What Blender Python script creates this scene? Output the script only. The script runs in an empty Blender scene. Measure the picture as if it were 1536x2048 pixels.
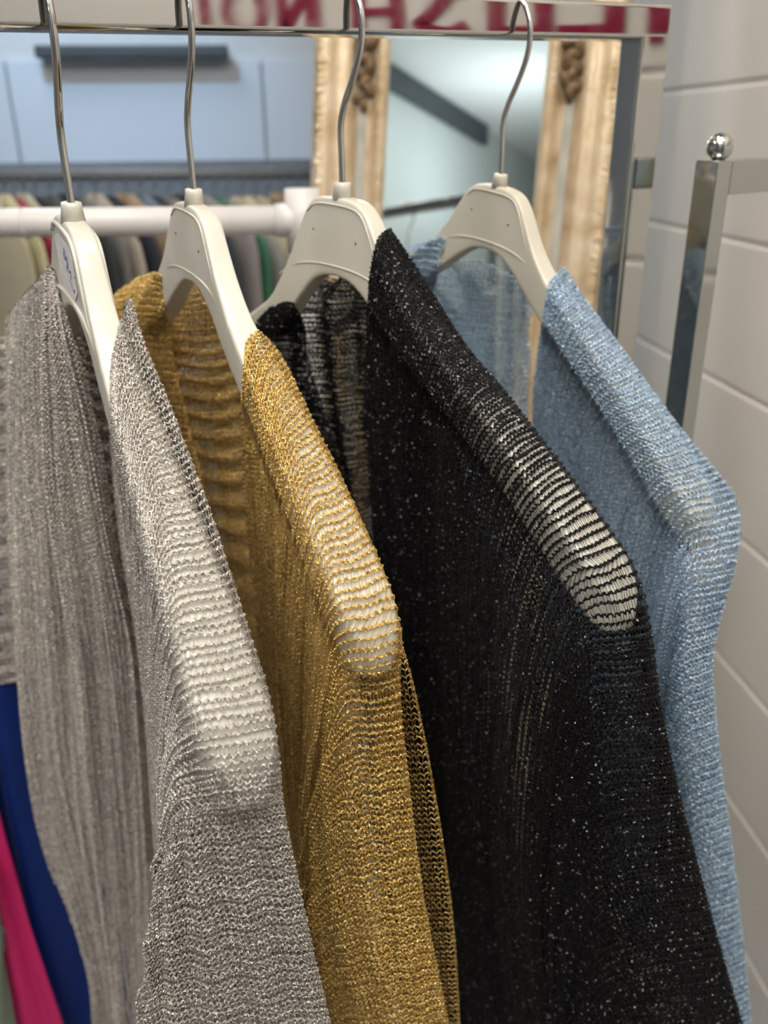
import bpy, bmesh, math, random
import numpy as np
from mathutils import Vector, Matrix
from mathutils.bvhtree import BVHTree

random.seed(7); rng = np.random.default_rng(7)
SC = bpy.context.scene
COL = SC.collection
PI = math.pi

# ------------------------------------------------------------------ camera
FPX, CX, CY = 1700.0, 768.0, 1024.0
PITCH, YAW, ROLL = math.radians(23.8), math.radians(6.8), math.radians(0.7)
R0 = np.array([math.cos(YAW), -math.sin(YAW), 0.0])
FW = np.array([math.sin(YAW)*math.cos(PITCH), math.cos(YAW)*math.cos(PITCH), -math.sin(PITCH)])
U0 = np.cross(R0, FW)
RT = R0*math.cos(ROLL) - U0*math.sin(ROLL)
UP = np.cross(RT, FW)
FH = np.array([math.sin(YAW), math.cos(YAW), 0.0])
cam_d = bpy.data.cameras.new('camera'); cam = bpy.data.objects.new('camera', cam_d); COL.objects.link(cam)
cam.matrix_world = Matrix(((RT[0], UP[0], -FW[0], 0), (RT[1], UP[1], -FW[1], 0), (RT[2], UP[2], -FW[2], 0), (0, 0, 0, 1)))
cam_d.sensor_fit = 'HORIZONTAL'; cam_d.sensor_width = 36.0; cam_d.lens = 36.0*FPX/1536.0
cam_d.clip_start = 0.02; cam_d.clip_end = 50
cam_d.dof.use_dof = True; cam_d.dof.focus_distance = 0.425; cam_d.dof.aperture_fstop = 8.5
SC.camera = cam

# ------------------------------------------------------------------ world, exposure, view
W = bpy.data.worlds.new('world'); SC.world = W; W.use_nodes = True
W.node_tree.nodes['Background'].inputs[0].default_value = (0.80, 0.85, 0.92, 1)
W.node_tree.nodes['Background'].inputs[1].default_value = 0.25
SC.view_settings.view_transform = 'Standard'; SC.view_settings.look = 'None'
SC.view_settings.gamma = 1.0; SC.view_settings.use_curve_mapping = False
SC.view_settings.exposure = -0.20

def ray(x, y): return FW + RT*(x-CX)/FPX - UP*(y-CY)/FPX
def atq(x, y, q):                       # point on the pixel's line of sight, q metres ahead (measured level)
    r = ray(x, y); return r*(q/(r@FH))
def on_plane(x, y, n, d): r = ray(x, y); return r*(d/(r@n))

# light levels
PANEL = 11.0; SPOT = 520.0; BLUE_SPOT = 80.0

# ------------------------------------------------------------------ helpers
def tag(o, label=None, cat=None, group=None, kind=None):
    if label: o['label'] = label
    if cat: o['category'] = cat
    if group: o['group'] = group
    if kind: o['kind'] = kind
    return o
def empty(name, loc=(0, 0, 0), label=None, cat=None, group=None):
    o = bpy.data.objects.new(name, None); COL.objects.link(o); o.location = Vector(loc); o.empty_display_size = .02
    return tag(o, label, cat, group)
def link(name, me, mat, parent=None, smooth=False):
    o = bpy.data.objects.new(name, me); COL.objects.link(o)
    if mat: me.materials.append(mat)
    if smooth: me.shade_smooth()
    if parent:
        o.parent = parent; o.matrix_parent_inverse = Matrix.Translation(-Vector(parent.location))
    return o
def mesh_np(name, V, Q, smooth=True):
    me = bpy.data.meshes.new(name); V = np.asarray(V, np.float32); Q = np.asarray(Q, np.int32)
    k = Q.shape[1]
    me.vertices.add(len(V)); me.vertices.foreach_set('co', V.ravel())
    me.loops.add(Q.size); me.loops.foreach_set('vertex_index', Q.ravel())
    me.polygons.add(len(Q)); me.polygons.foreach_set('loop_start', np.arange(0, Q.size, k, dtype=np.int32))
    me.polygons.foreach_set('use_smooth', np.full(len(Q), smooth, bool))
    me.update(calc_edges=True); return me
def bm_obj(name, bm, mat, parent=None, smooth=False, bevel=0, seg=2):
    bmesh.ops.recalc_face_normals(bm, faces=bm.faces)
    me = bpy.data.meshes.new(name); bm.to_mesh(me); bm.free()
    o = link(name, me, mat, parent, smooth)
    if bevel:
        m = o.modifiers.new('bevel', 'BEVEL'); m.width = bevel; m.segments = seg; m.limit_method = 'ANGLE'; m.angle_limit = .6
        me.shade_smooth(); n = o.modifiers.new('wn', 'WEIGHTED_NORMAL'); n.keep_sharp = False
    return o
def add_box(bm, c, ax, ay, az):         # centre and three half-axis vectors
    c = Vector(c); ax, ay, az = Vector(ax), Vector(ay), Vector(az)
    v = [bm.verts.new(c+ax*i+ay*j+az*k) for i in (-1, 1) for j in (-1, 1) for k in (-1, 1)]
    for f in ((0, 1, 3, 2), (4, 6, 7, 5), (0, 4, 5, 1), (2, 3, 7, 6), (0, 2, 6, 4), (1, 5, 7, 3)): bm.faces.new([v[i] for i in f])
def box_obj(name, x0, x1, y0, y1, z0, z1, mat, parent=None, bevel=0):
    bm = bmesh.new(); add_box(bm, ((x0+x1)/2, (y0+y1)/2, (z0+z1)/2), ((x1-x0)/2, 0, 0), (0, (y1-y0)/2, 0), (0, 0, (z1-z0)/2))
    return bm_obj(name, bm, mat, parent, bevel=bevel)
def tube_arrays(P, rad, sides=12, cap=True):
    P = np.asarray(P, float); n = len(P); rad = np.broadcast_to(np.asarray(rad, float), (n,))
    T = np.gradient(P, axis=0); T /= np.linalg.norm(T, axis=1)[:, None]+1e-12
    a = np.array([0, 0, 1.0]) if abs(T[0][2]) < .9 else np.array([1.0, 0, 0])
    N = np.zeros_like(P); N[0] = np.cross(T[0], a); N[0] /= np.linalg.norm(N[0])
    for i in range(1, n):
        v = N[i-1]-T[i]*(N[i-1]@T[i]); N[i] = v/np.linalg.norm(v)
    B = np.cross(T, N); an = np.linspace(0, 2*PI, sides, endpoint=False)
    V = P[:, None, :] + rad[:, None, None]*(N[:, None, :]*np.cos(an)[None, :, None] + B[:, None, :]*np.sin(an)[None, :, None])
    V = V.reshape(-1, 3); i = np.arange(n-1)[:, None]*sides; j = np.arange(sides)[None, :]; j2 = (j+1) % sides
    Q = np.stack([i+j, i+j2, i+sides+j2, i+sides+j], -1).reshape(-1, 4)
    return V, Q
def tube_obj(name, P, rad, mat, parent=None, sides=14, spline=0):
    P = np.asarray(P, float)
    if spline: P = catmull(P, spline)
    V, Q = tube_arrays(P, rad if np.isscalar(rad) else np.interp(np.linspace(0, 1, len(P)), np.linspace(0, 1, len(rad)), rad), sides)
    me = mesh_np(name, V, Q); bm = bmesh.new(); bm.from_mesh(me)
    bmesh.ops.holes_fill(bm, edges=[e for e in bm.edges if e.is_boundary]); bm.to_mesh(me); bm.free(); me.shade_smooth()
    return link(name, me, mat, parent)
def cr_matrix(n, k):                     # Catmull-Rom resampling matrix: n control points -> (n-1)*k+1
    m = (n-1)*k+1; M = np.zeros((m, n))
    for i in range(m):
        s = min(i//k, n-2); t = i/k-s
        w = (-.5*t+t*t-.5*t**3, 1-2.5*t*t+1.5*t**3, .5*t+2*t*t-1.5*t**3, -.5*t*t+.5*t**3)
        for d, ww in zip((-1, 0, 1, 2), w):
            j = s+d
            if j < 0: M[i, 0] += 2*ww; M[i, 1] -= ww
            elif j > n-1: M[i, n-1] += 2*ww; M[i, n-2] -= ww
            else: M[i, j] += ww
    return M
def catmull(P, k): P = np.asarray(P, float); return cr_matrix(len(P), k)@P

# ------------------------------------------------------------------ materials
def mat_new(name):
    m = bpy.data.materials.new(name); m.use_nodes = True; nt = m.node_tree
    return m, nt, nt.nodes['Principled BSDF']
def setp(b, **k):
    for a, v in k.items():
        a = {'col': 'Base Color', 'rough': 'Roughness', 'metal': 'Metallic', 'coat': 'Coat Weight', 'coatr': 'Coat Roughness', 'spec': 'Specular IOR Level', 'sub': 'Subsurface Weight', 'aniso': 'Anisotropic', 'sheen': 'Sheen Weight', 'trans': 'Transmission Weight'}[a]
        b.inputs[a].default_value = (*v, 1) if a == 'Base Color' else v
def tex(nt, kind, scale, coord='Object', **k):
    t = nt.nodes.new(kind); t.inputs['Scale'].default_value = scale
    for a, v in k.items(): t.inputs[a].default_value = v
    c = nt.nodes.new('ShaderNodeTexCoord'); nt.links.new(c.outputs[coord], t.inputs['Vector']); return t
def bump(nt, b, src, strength, dist):
    n = nt.nodes.new('ShaderNodeBump'); n.inputs['Strength'].default_value = strength; n.inputs['Distance'].default_value = dist
    nt.links.new(src, n.inputs['Height']); nt.links.new(n.outputs[0], b.inputs['Normal']); return n
def ramp(nt, src, stops):
    r = nt.nodes.new('ShaderNodeValToRGB'); e = r.color_ramp.elements
    while len(e) < len(stops): e.new(.5)
    for q, (p, c) in zip(e, stops): q.position = p; q.color = (*c, 1) if len(c) == 3 else c
    nt.links.new(src, r.inputs[0]); return r
def plain(name, col, rough=.5, metal=0, var=0.05, scale=30, bmp=0, bscale=200, bdist=.0005, **k):
    m, nt, b = mat_new(name); setp(b, col=col, rough=rough, metal=metal, **k)
    if var:
        t = tex(nt, 'ShaderNodeTexNoise', scale)
        r = ramp(nt, t.outputs['Fac'], [(.3, tuple(c*(1-var) for c in col)), (.7, tuple(min(1, c*(1+var)) for c in col))])
        nt.links.new(r.outputs[0], b.inputs['Base Color'])
    if bmp:
        t2 = tex(nt, 'ShaderNodeTexNoise', bscale); bump(nt, b, t2.outputs['Fac'], bmp, bdist)
    return m
def emit(name, col, s):
    m, nt, b = mat_new(name); b.inputs['Emission Color'].default_value = (*col, 1); b.inputs['Emission Strength'].default_value = s
    setp(b, col=(.8, .8, .8)); return m
def chrome_mat(name, col=(.50, .49, .47), rough=.05):
    m, nt, b = mat_new(name); setp(b, col=col, rough=rough, metal=1.0)
    t = tex(nt, 'ShaderNodeTexNoise', 60); r = ramp(nt, t.outputs['Fac'], [(.35, (rough*.7,)*3), (.7, (rough*1.6,)*3)])
    nt.links.new(r.outputs[0], b.inputs['Roughness'])
    t2 = tex(nt, 'ShaderNodeTexNoise', 9); bump(nt, b, t2.outputs['Fac'], .10, .002)
    return m
def yarn_mat(name, base, bright, metal, rough, spark, sheen=0.0, dark=None, sparse=False):
    """twisted metallic yarn: fine facets in the normal give the glitter"""
    m, nt, b = mat_new(name); setp(b, metal=metal, rough=rough, sheen=sheen)
    n = tex(nt, 'ShaderNodeTexNoise', 420, Detail=3.0)
    r = ramp(nt, n.outputs['Fac'], [(.32, dark or tuple(c*.55 for c in base)), (.5, base), (.68, bright)])
    nt.links.new(r.outputs[0], b.inputs['Base Color'])
    v = tex(nt, 'ShaderNodeTexVoronoi', spark)
    bump(nt, b, v.outputs['Distance'], .55, .0012)
    v2 = tex(nt, 'ShaderNodeTexVoronoi', 800 if sparse else 520); s = nt.nodes.new('ShaderNodeSeparateColor'); nt.links.new(v2.outputs['Color'], s.inputs[0])
    rr = ramp(nt, s.outputs[0], [(.55, (rough,)*3), (.9, (.12,)*3)]); nt.links.new(rr.outputs[0], b.inputs['Roughness'])
    rm = ramp(nt, s.outputs[1], [(.5, (metal,)*3), (.8, (min(1, metal+.35),)*3)]); nt.links.new(rm.outputs[0], b.inputs['Metallic'])
    if sparse:                           # black yarn: dull, with only a few bright lurex flecks
        b.inputs['Specular IOR Level'].default_value = .2
        rm.color_ramp.elements[0].position = .968; rm.color_ramp.elements[1].position = .982; rm.color_ramp.elements[1].color = (.9,)*3+(1,)
        r2 = ramp(nt, s.outputs[1], [(.968, (0,)*3), (.982, (1,)*3)]); mx = nt.nodes.new('ShaderNodeMix'); mx.data_type = 'RGBA'
        nt.links.new(r2.outputs[0], mx.inputs[0]); nt.links.new(r.outputs[0], mx.inputs[6]); mx.inputs[7].default_value = (.55, .57, .60, 1)
        nt.links.new(mx.outputs[2], b.inputs['Base Color'])
    return m

M_CHROME = chrome_mat('chrome')
M_CHROME2 = chrome_mat('chrome_far', (.44, .44, .425), .09)
M_WIRE = chrome_mat('hook_wire', (.55, .53, .51), .12)
M_PLASTIC = plain('hanger_plastic', (.61, .59, .52), .28, var=.03, coat=.35, coatr=.08, bmp=.03, bscale=60, bdist=.001)
M_PLASTIC4 = plain('hanger_plastic_old', (.56, .53, .445), .34, var=.03, coat=.25, coatr=.12, bmp=.03, bscale=60, bdist=.001)
M_WHITE = plain('white_paint_metal', (.66, .64, .635), .3, var=.02)
M_SILVER = yarn_mat('silver_yarn', (.60, .55, .50), (.92, .87, .82), .40, .34, 1500, dark=(.46, .42, .38))
M_GOLD = yarn_mat('gold_yarn', (.82, .545, .16), (1.0, .80, .38), .55, .34, 1500)
M_BLACK = yarn_mat('black_yarn', (.005, .005, .006), (.012, .012, .014), .0, .55, 1400, sparse=True)
M_BLUE = yarn_mat('blue_yarn', (.42, .58, .76), (.74, .86, .96), .30, .36, 1500)
M_SILVER_T = plain('silver_thread', (.40, .38, .36), .4, .5); M_GOLD_T = plain('gold_thread', (.45, .27, .08), .4, .5)
M_BLACK_T = plain('black_thread', (.010, .010, .011), .5); M_BLUE_T = plain('blue_thread', (.25, .34, .46), .45, .2)

def wall_mat():
    m, nt, b = mat_new('painted_blockwork'); setp(b, col=(.70, .68, .62), rough=.5)
    n = tex(nt, 'ShaderNodeTexNoise', 2.5); r = ramp(nt, n.outputs['Fac'], [(.3, (.74, .71, .65)), (.7, (.79, .76, .71))]); nt.links.new(r.outputs[0], b.inputs['Base Color'])
    n2 = tex(nt, 'ShaderNodeTexNoise', 90, Detail=4.0); bump(nt, b, n2.outputs['Fac'], .25, .002); return m
M_WALL = wall_mat()
M_CEIL = plain('ceiling_paint', (.72, .73, .73), .8, var=.03, scale=3)
M_FLOOR = plain('floor_vinyl', (.20, .185, .17), .45, var=.15, scale=4)
M_PANELW = plain('pale_blue_wall', (.50, .55, .62), .35, var=.03, scale=1.5)
M_DARK = plain('dark_metal', (.035, .045, .055), .5)

# ------------------------------------------------------------------ room
XW, ZC, ZF = 0.66, 1.25, -1.45
COURSE = 0.2055; Z0 = 0.0634
def struct(o): o['kind'] = 'structure'; return o
# right wall of painted blocks: each block face bevelled, the joints are real grooves
bm = bmesh.new()
row = 0; z = Z0-COURSE*8
while z < ZC:
    off = 0.205 if row % 2 else 0.0; y = -4.4+off-.41+.12
    while y < 3.2:
        za, zb = max(z, ZF), min(z+COURSE, ZC)
        if zb-za > .02: add_box(bm, (XW+.05, -.65, (za+zb)/2), (.05, 0, 0), (0, 3.9, 0), (0, 0, (zb-za)/2-.0022)); break
        y += .41
    z += COURSE; row += 1
wr = struct(bm_obj('wall_right', bm, M_WALL, bevel=.005, seg=3))
struct(box_obj('wall_right_core', XW+.0035, XW+.12, -4.5, 3.3, ZF, ZC, M_WALL)).name = 'wall_right_mortar'
struct(box_obj('floor', -3.2, XW+.1, -4.6, 3.3, ZF-.05, ZF, M_FLOOR))
struct(box_obj('ceiling', -3.2, XW+.1, -4.6, 3.3, ZC, ZC+.05, M_CEIL))
struct(box_obj('wall_left', -3.2, -3.1, -4.6, 3.3, ZF, ZC, M_PANELW))
struct(box_obj('wall_front', -3.2, XW+.1, -4.6, -4.5, ZF, ZC, M_PANELW))
YB = 2.72
struct(box_obj('wall_back', -3.2, XW+.1, YB, YB+.1, ZF, ZC, plain('back_wall_paint', (.50, .52, .54), .6, var=.03)))
# pale glossy panels on the back wall with thin dark joints between them
zt = on_plane(300, 121, np.array([0, 1., 0]), YB-.02)[2]
xj = [on_plane(x, 200, np.array([0, 1., 0]), YB-.02)[0] for x in (22, 527)]
xs = [-3.05, xj[0]-(xj[1]-xj[0]), xj[0], xj[1], .30]
for i in range(4):
    o = struct(box_obj('trim_%d' % (i+1), xs[i]+.003, xs[i+1]-.003, YB-.022, YB, ZF+.1, zt, M_PANELW, bevel=.002))
zd = on_plane(300, 322, np.array([0, 1., 0]), YB-.03)[2]
struct(box_obj('trim_5', -3.05, .32, YB-.034, YB-.0225, ZF+.1, zd, plain('slate_wall_panel', (.15, .165, .19), .5, var=.05), bevel=.002))
bar0 = on_plane(72, 96, np.array([0, 1., 0]), YB-.06); bar1 = on_plane(458, 117, np.array([0, 1., 0]), YB-.06)
o = box_obj('roller_blind_box', bar0[0], bar1[0], YB-.09, YB-.022, bar1[2], bar0[2]+.005, M_DARK, bevel=.004)
tag(o, 'long dark bar fixed high along the pale back wall', 'bar')

# ------------------------------------------------------------------ ceiling lights and added lamps
M_LIGHT = emit('light_panel', (1.0, .90, .77), PANEL); M_SPARKLE = emit('sparkle_disc', (1.0, .93, .85), SPOT)
M_LIGHTC = emit('light_panel_cool', (.86, .95, 1.0), PANEL)
def panel_light(x, y, sx, sy, label, m=M_LIGHT):
    t = empty('ceiling_light', (x, y, ZC), label, 'ceiling light', 'flat light panels in the ceiling')
    bm = bmesh.new()
    for s in (-1, 1):
        add_box(bm, (x+s*(sx/2+.012), y, ZC-.012), (.012, 0, 0), (0, sy/2+.024, 0), (0, 0, .012))
        add_box(bm, (x, y+s*(sy/2+.012), ZC-.012), (sx/2, 0, 0), (0, .012, 0), (0, 0, .012))
    bm_obj('frame', bm, M_WHITE, t); box_obj('diffuser', x-sx/2, x+sx/2, y-sy/2, y+sy/2, ZC-.014, ZC-.004, m, t)
panel_light(.10, .12, .60, .60, 'square light panel in the ceiling above the front of the chrome rail')
panel_light(-.72, -.62, .60, .60, 'square light panel added in the ceiling to light the left faces of the cardigans')  # extra panel, added to brighten the left-facing sides of the knitwear
panel_light(-1.6, .35, .60, .60, 'square light panel in the ceiling left of the chrome rail')
panel_light(-.75, 2.0, .60, .60, 'square light panel in the ceiling near the pale back wall', M_LIGHTC)
panel_light(-.35, -1.05, .55, .55, 'square light panel in the ceiling reflected in the gilt mirror', M_LIGHTC)
panel_light(-1.7, -2.2, .60, .60, 'square light panel in the ceiling at the dark end of the room')
for i, (x, y) in enumerate(((.42, .10), (-.30, -.25), (.15, -.45), (-.55, .25), (.50, -.55), (-.05, .75))):  # tiny strong emitters added so the yarn glitters
    t = empty('added_sparkle_light', (x, y, ZC), 'small round glowing disc added in the ceiling to make the yarn sparkle', 'added light', 'small added sparkle lights')
    bm = bmesh.new(); bmesh.ops.create_cone(bm, cap_ends=True, segments=24, radius1=.028, radius2=.028, depth=.004, matrix=Matrix.Translation((x, y, ZC-.012))); bm_obj('lens', bm, M_SPARKLE, t)
    bm = bmesh.new(); bmesh.ops.create_cone(bm, cap_ends=True, segments=24, radius1=.045, radius2=.040, depth=.01, matrix=Matrix.Translation((x, y, ZC-.005))); bm_obj('rim', bm, M_WHITE, t)
# bluish spot lamp added to make the glow on the pale panels
sp = bpy.data.lights.new('added_blue_glow', 'SPOT'); sp.energy = BLUE_SPOT; sp.color = (.45, .72, 1.0); sp.spot_size = math.radians(50); sp.spot_blend = 1.0; sp.shadow_soft_size = .06
spo = bpy.data.objects.new('added_blue_glow', sp); COL.objects.link(spo)
src = Vector((-.55, 1.55, 1.15)); tgt = Vector(on_plane(250, 240, np.array([0, 1., 0]), YB))
spo.location = src; spo.rotation_euler = (tgt-src).to_track_quat('-Z', 'Y').to_euler()

def area(name, loc, to, size, e, col=(1, 1, 1)):
    l = bpy.data.lights.new(name, 'AREA'); l.energy = e; l.size = size; l.color = col; o = bpy.data.objects.new(name, l); COL.objects.link(o)
    o.location = loc; o.rotation_euler = (Vector(to)-Vector(loc)).to_track_quat('-Z', 'Y').to_euler(); return o
area('added_ceiling_glow', (.15, -2.0, .55), (-.05, -2.0, 1.25), .25, 7.0, (.92, .98, 1.0))  # unseen lamp added to brighten the ceiling shown in the mirror
area('added_partition_fill', (.45, -1.7, .9), (-.3, -2.8, .3), .3, 4.5, (1.0, .98, .95))  # unseen fill lamp added to lift the partition wall

# ------------------------------------------------------------------ magenta lettering on the right wall (seen in the chrome)
M_MAG = plain('magenta_vinyl', (.27, .002, .045), .4, var=.03)
LZ0, LZ1 = .094, .262
def letter(kind, ya, yb, parent):        # ya > yb : read from +y to -y
    bm = bmesh.new(); w = ya-yb; s = .026; h = LZ1-LZ0; X = XW-.002
    def bar(y0, y1, z0, z1): add_box(bm, (X, (y0+y1)/2, (z0+z1)/2), (.0018, 0, 0), (0, abs(y1-y0)/2, 0), (0, 0, abs(z1-z0)/2))
    def stroke(pts, s=s*.5):
        P = catmull([(0, a, b) for a, b in pts], 8)
        T = np.gradient(P, axis=0); T /= np.linalg.norm(T, axis=1)[:, None]; N = np.stack([0*T[:, 0], -T[:, 2], T[:, 1]], 1)
        for i in range(len(P)-1):
            a, b, c, d = P[i]+N[i]*s, P[i]-N[i]*s, P[i+1]-N[i+1]*s, P[i+1]+N[i+1]*s
            f = [bm.verts.new((X-.0018, *q[1:])) for q in (a, b, c, d)]; g = [bm.verts.new((X+.0018, *q[1:])) for q in (a, b, c, d)]
            bm.faces.new(f); bm.faces.new(g[::-1])
            for k in range(4): bm.faces.new((f[k], g[k], g[(k+1) % 4], f[(k+1) % 4]))
    z0, z1 = LZ0, LZ1
    if kind in 'LUHPNI': bar(ya, ya-s, z0, z1)
    if kind == 'L': bar(ya-s, yb, z0, z0+.02)
    if kind == 'U': bar(yb, yb+s, z0, z1); bar(ya-s, yb+s, z0, z0+.02)
    if kind == 'H': bar(yb, yb+s, z0, z1); bar(ya-s, yb+s, (z0+z1)/2-.03, (z0+z1)/2-.008)
    if kind == 'N': bar(yb, yb+s, z0, z1); stroke([(ya-s*.5, z1-.01), ((ya+yb)/2, (z0+z1)/2), (yb+s*.5, z0+.01)], s*.45)
    if kind == 'P': bar(ya-s, yb, z1-.02, z1); bar(ya-s, yb, (z0+z1)/2-.01, (z0+z1)/2+.01); bar(yb, yb+s, (z0+z1)/2, z1)
    if kind == 'O':
        c = ((ya+yb)/2, (z0+z1)/2); r = (w/2-.012, h/2-.012); stroke([(c[0]+r[0]*math.cos(t), c[1]+r[1]*math.sin(t)) for t in np.linspace(0, 2*PI, 14)], .013)
    if kind == 'S':
        c = (ya+yb)/2; a = w/2-.012
        stroke([(c-a, z1-.03), (c-a*.2, z1-.010), (c+a, z1-.030), (c+a*.5, z1-.056), (c-a*.5, z0+.052), (c-a, z0+.028), (c+a*.2, z0+.010), (c+a, z0+.026)], .013)
    bm_obj('letter', bm, M_MAG, parent)
sg = empty('wall_lettering', (XW, .1, LZ0), 'magenta capital letters on the white block wall', 'sign')
for k, ya, yb in (('P', .462, .414), ('L', .408, .322), ('U', .316, .222), ('S', .202, .100), ('H', .084, -.012), ('N', -.075, -.165), ('O', -.185, -.295), ('I', -.325, -.351)):
    letter(k, ya, yb, sg)
# ------------------------------------------------------------------ chrome clothes rack
AL = math.radians(21); RD = np.array([math.cos(AL), math.sin(AL), 0.0]); RN = np.array([-math.sin(AL), math.cos(AL), 0.0])
PR = (ray(1315, 77)*.58); D0 = PR@RN
def onr(x, y, off=0): return on_plane(x, y, RN, D0+off)
a0, a1 = onr(0, 55), onr(1285, 77); ze = onr(1345, 4)[2]
rdir = (a1-a0)/np.linalg.norm(a1-a0); hh = np.array([0, 0, 1.0])
H_R = .0218; W_R = .0245; D_R = .0225
rack = empty('clothes_rack', tuple(np.array([a1[0], a1[1], ZF])), 'square tube chrome clothes rack holding the four knitted cardigans', 'clothes rack')
def skew_box(p0, p1, up, back): 
    bm = bmesh.new(); c = (p0+p1)/2+up/2+back/2; add_box(bm, c, (p1-p0)/2, back/2, up/2); return bm
corner = a1 + RD*.026
Lend = a1 - rdir*.66
bm = skew_box(Lend, corner+np.array([0, 0, a1[2]-corner[2]]), hh*H_R, RN*D_R); bm_obj('top_rail', bm, M_CHROME, rack, bevel=.0032, seg=4)
bm = skew_box(np.array([a1[0], a1[1], ZF+.02])+RN*.0003, np.array([a1[0], a1[1], a1[2]+.012])+RN*.0003, RD*.0257, RN*(D_R-.0006)); bm_obj('post', bm, M_CHROME, rack, bevel=.0024, seg=4)
bm = skew_box(np.array([Lend[0], Lend[1], ZF+.02]), np.array([Lend[0], Lend[1], Lend[2]-.0004]), RD*.0262, RN*D_R); bm_obj('post', bm, M_CHROME, rack, bevel=.0024, seg=4)
for b in (a1, Lend):
    c = b+RD*.013+RN*.011; bm = bmesh.new(); add_box(bm, (c[0], c[1], ZF+.012), RD*.013, RN*.20, (0, 0, .012)); bm_obj('foot', bm, M_CHROME, rack, bevel=.003)

# second rack at the right with ball finial
t2 = math.radians(30); R2 = np.array([math.cos(t2), math.sin(t2), 0]); N2 = np.array([-math.sin(t2), math.cos(t2), 0])
P2 = ray(1438, 321)*.57
rk2 = empty('clothes_rack', (P2[0], P2[1], ZF), 'square chrome rack with a ball on its corner beside the white block wall', 'clothes rack')
bm = bmesh.new(); lean = Vector((-.004, .0, 0))
b0 = np.array([P2[0], P2[1], ZF+.01])
add_box(bm, (np.array([P2[0], P2[1], (P2[2]+ZF)/2]) + R2*.0085 + N2*.009), R2*.0085, N2*.009, (0, 0, (P2[2]-ZF)/2)); bm_obj('post', bm, M_CHROME2, rk2, bevel=.0012, seg=3)
bm = bmesh.new(); add_box(bm, P2+R2*.0172+R2*.14+N2*.009-np.array([0, 0, .0112]), R2*.14, N2*.009, (0, 0, .0112)); bm_obj('top_rail', bm, M_CHROME2, rk2, bevel=.0012, seg=3)
bc = ray(1440, 294)*.578
bm = bmesh.new(); bmesh.ops.create_uvsphere(bm, u_segments=32, v_segments=20, radius=.0090, matrix=Matrix.Translation(bc)); bm_obj('ball_finial', bm, M_CHROME, rk2, smooth=True)
bm = bmesh.new(); bmesh.ops.create_cone(bm, cap_ends=True, segments=20, radius1=.004, radius2=.004, depth=.012, matrix=Matrix.Translation((bc[0], bc[1], (bc[2]-.008)))); bm_obj('collar', bm, M_CHROME, rk2, smooth=True)
add = bmesh.new(); add_box(add, (P2[0]+.01, P2[1]-.02, ZF+.005), (.03, 0, 0), (0, .09, 0), (0, 0, .005)); bm_obj('foot', add, M_CHROME2, rk2, bevel=.002)

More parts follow.
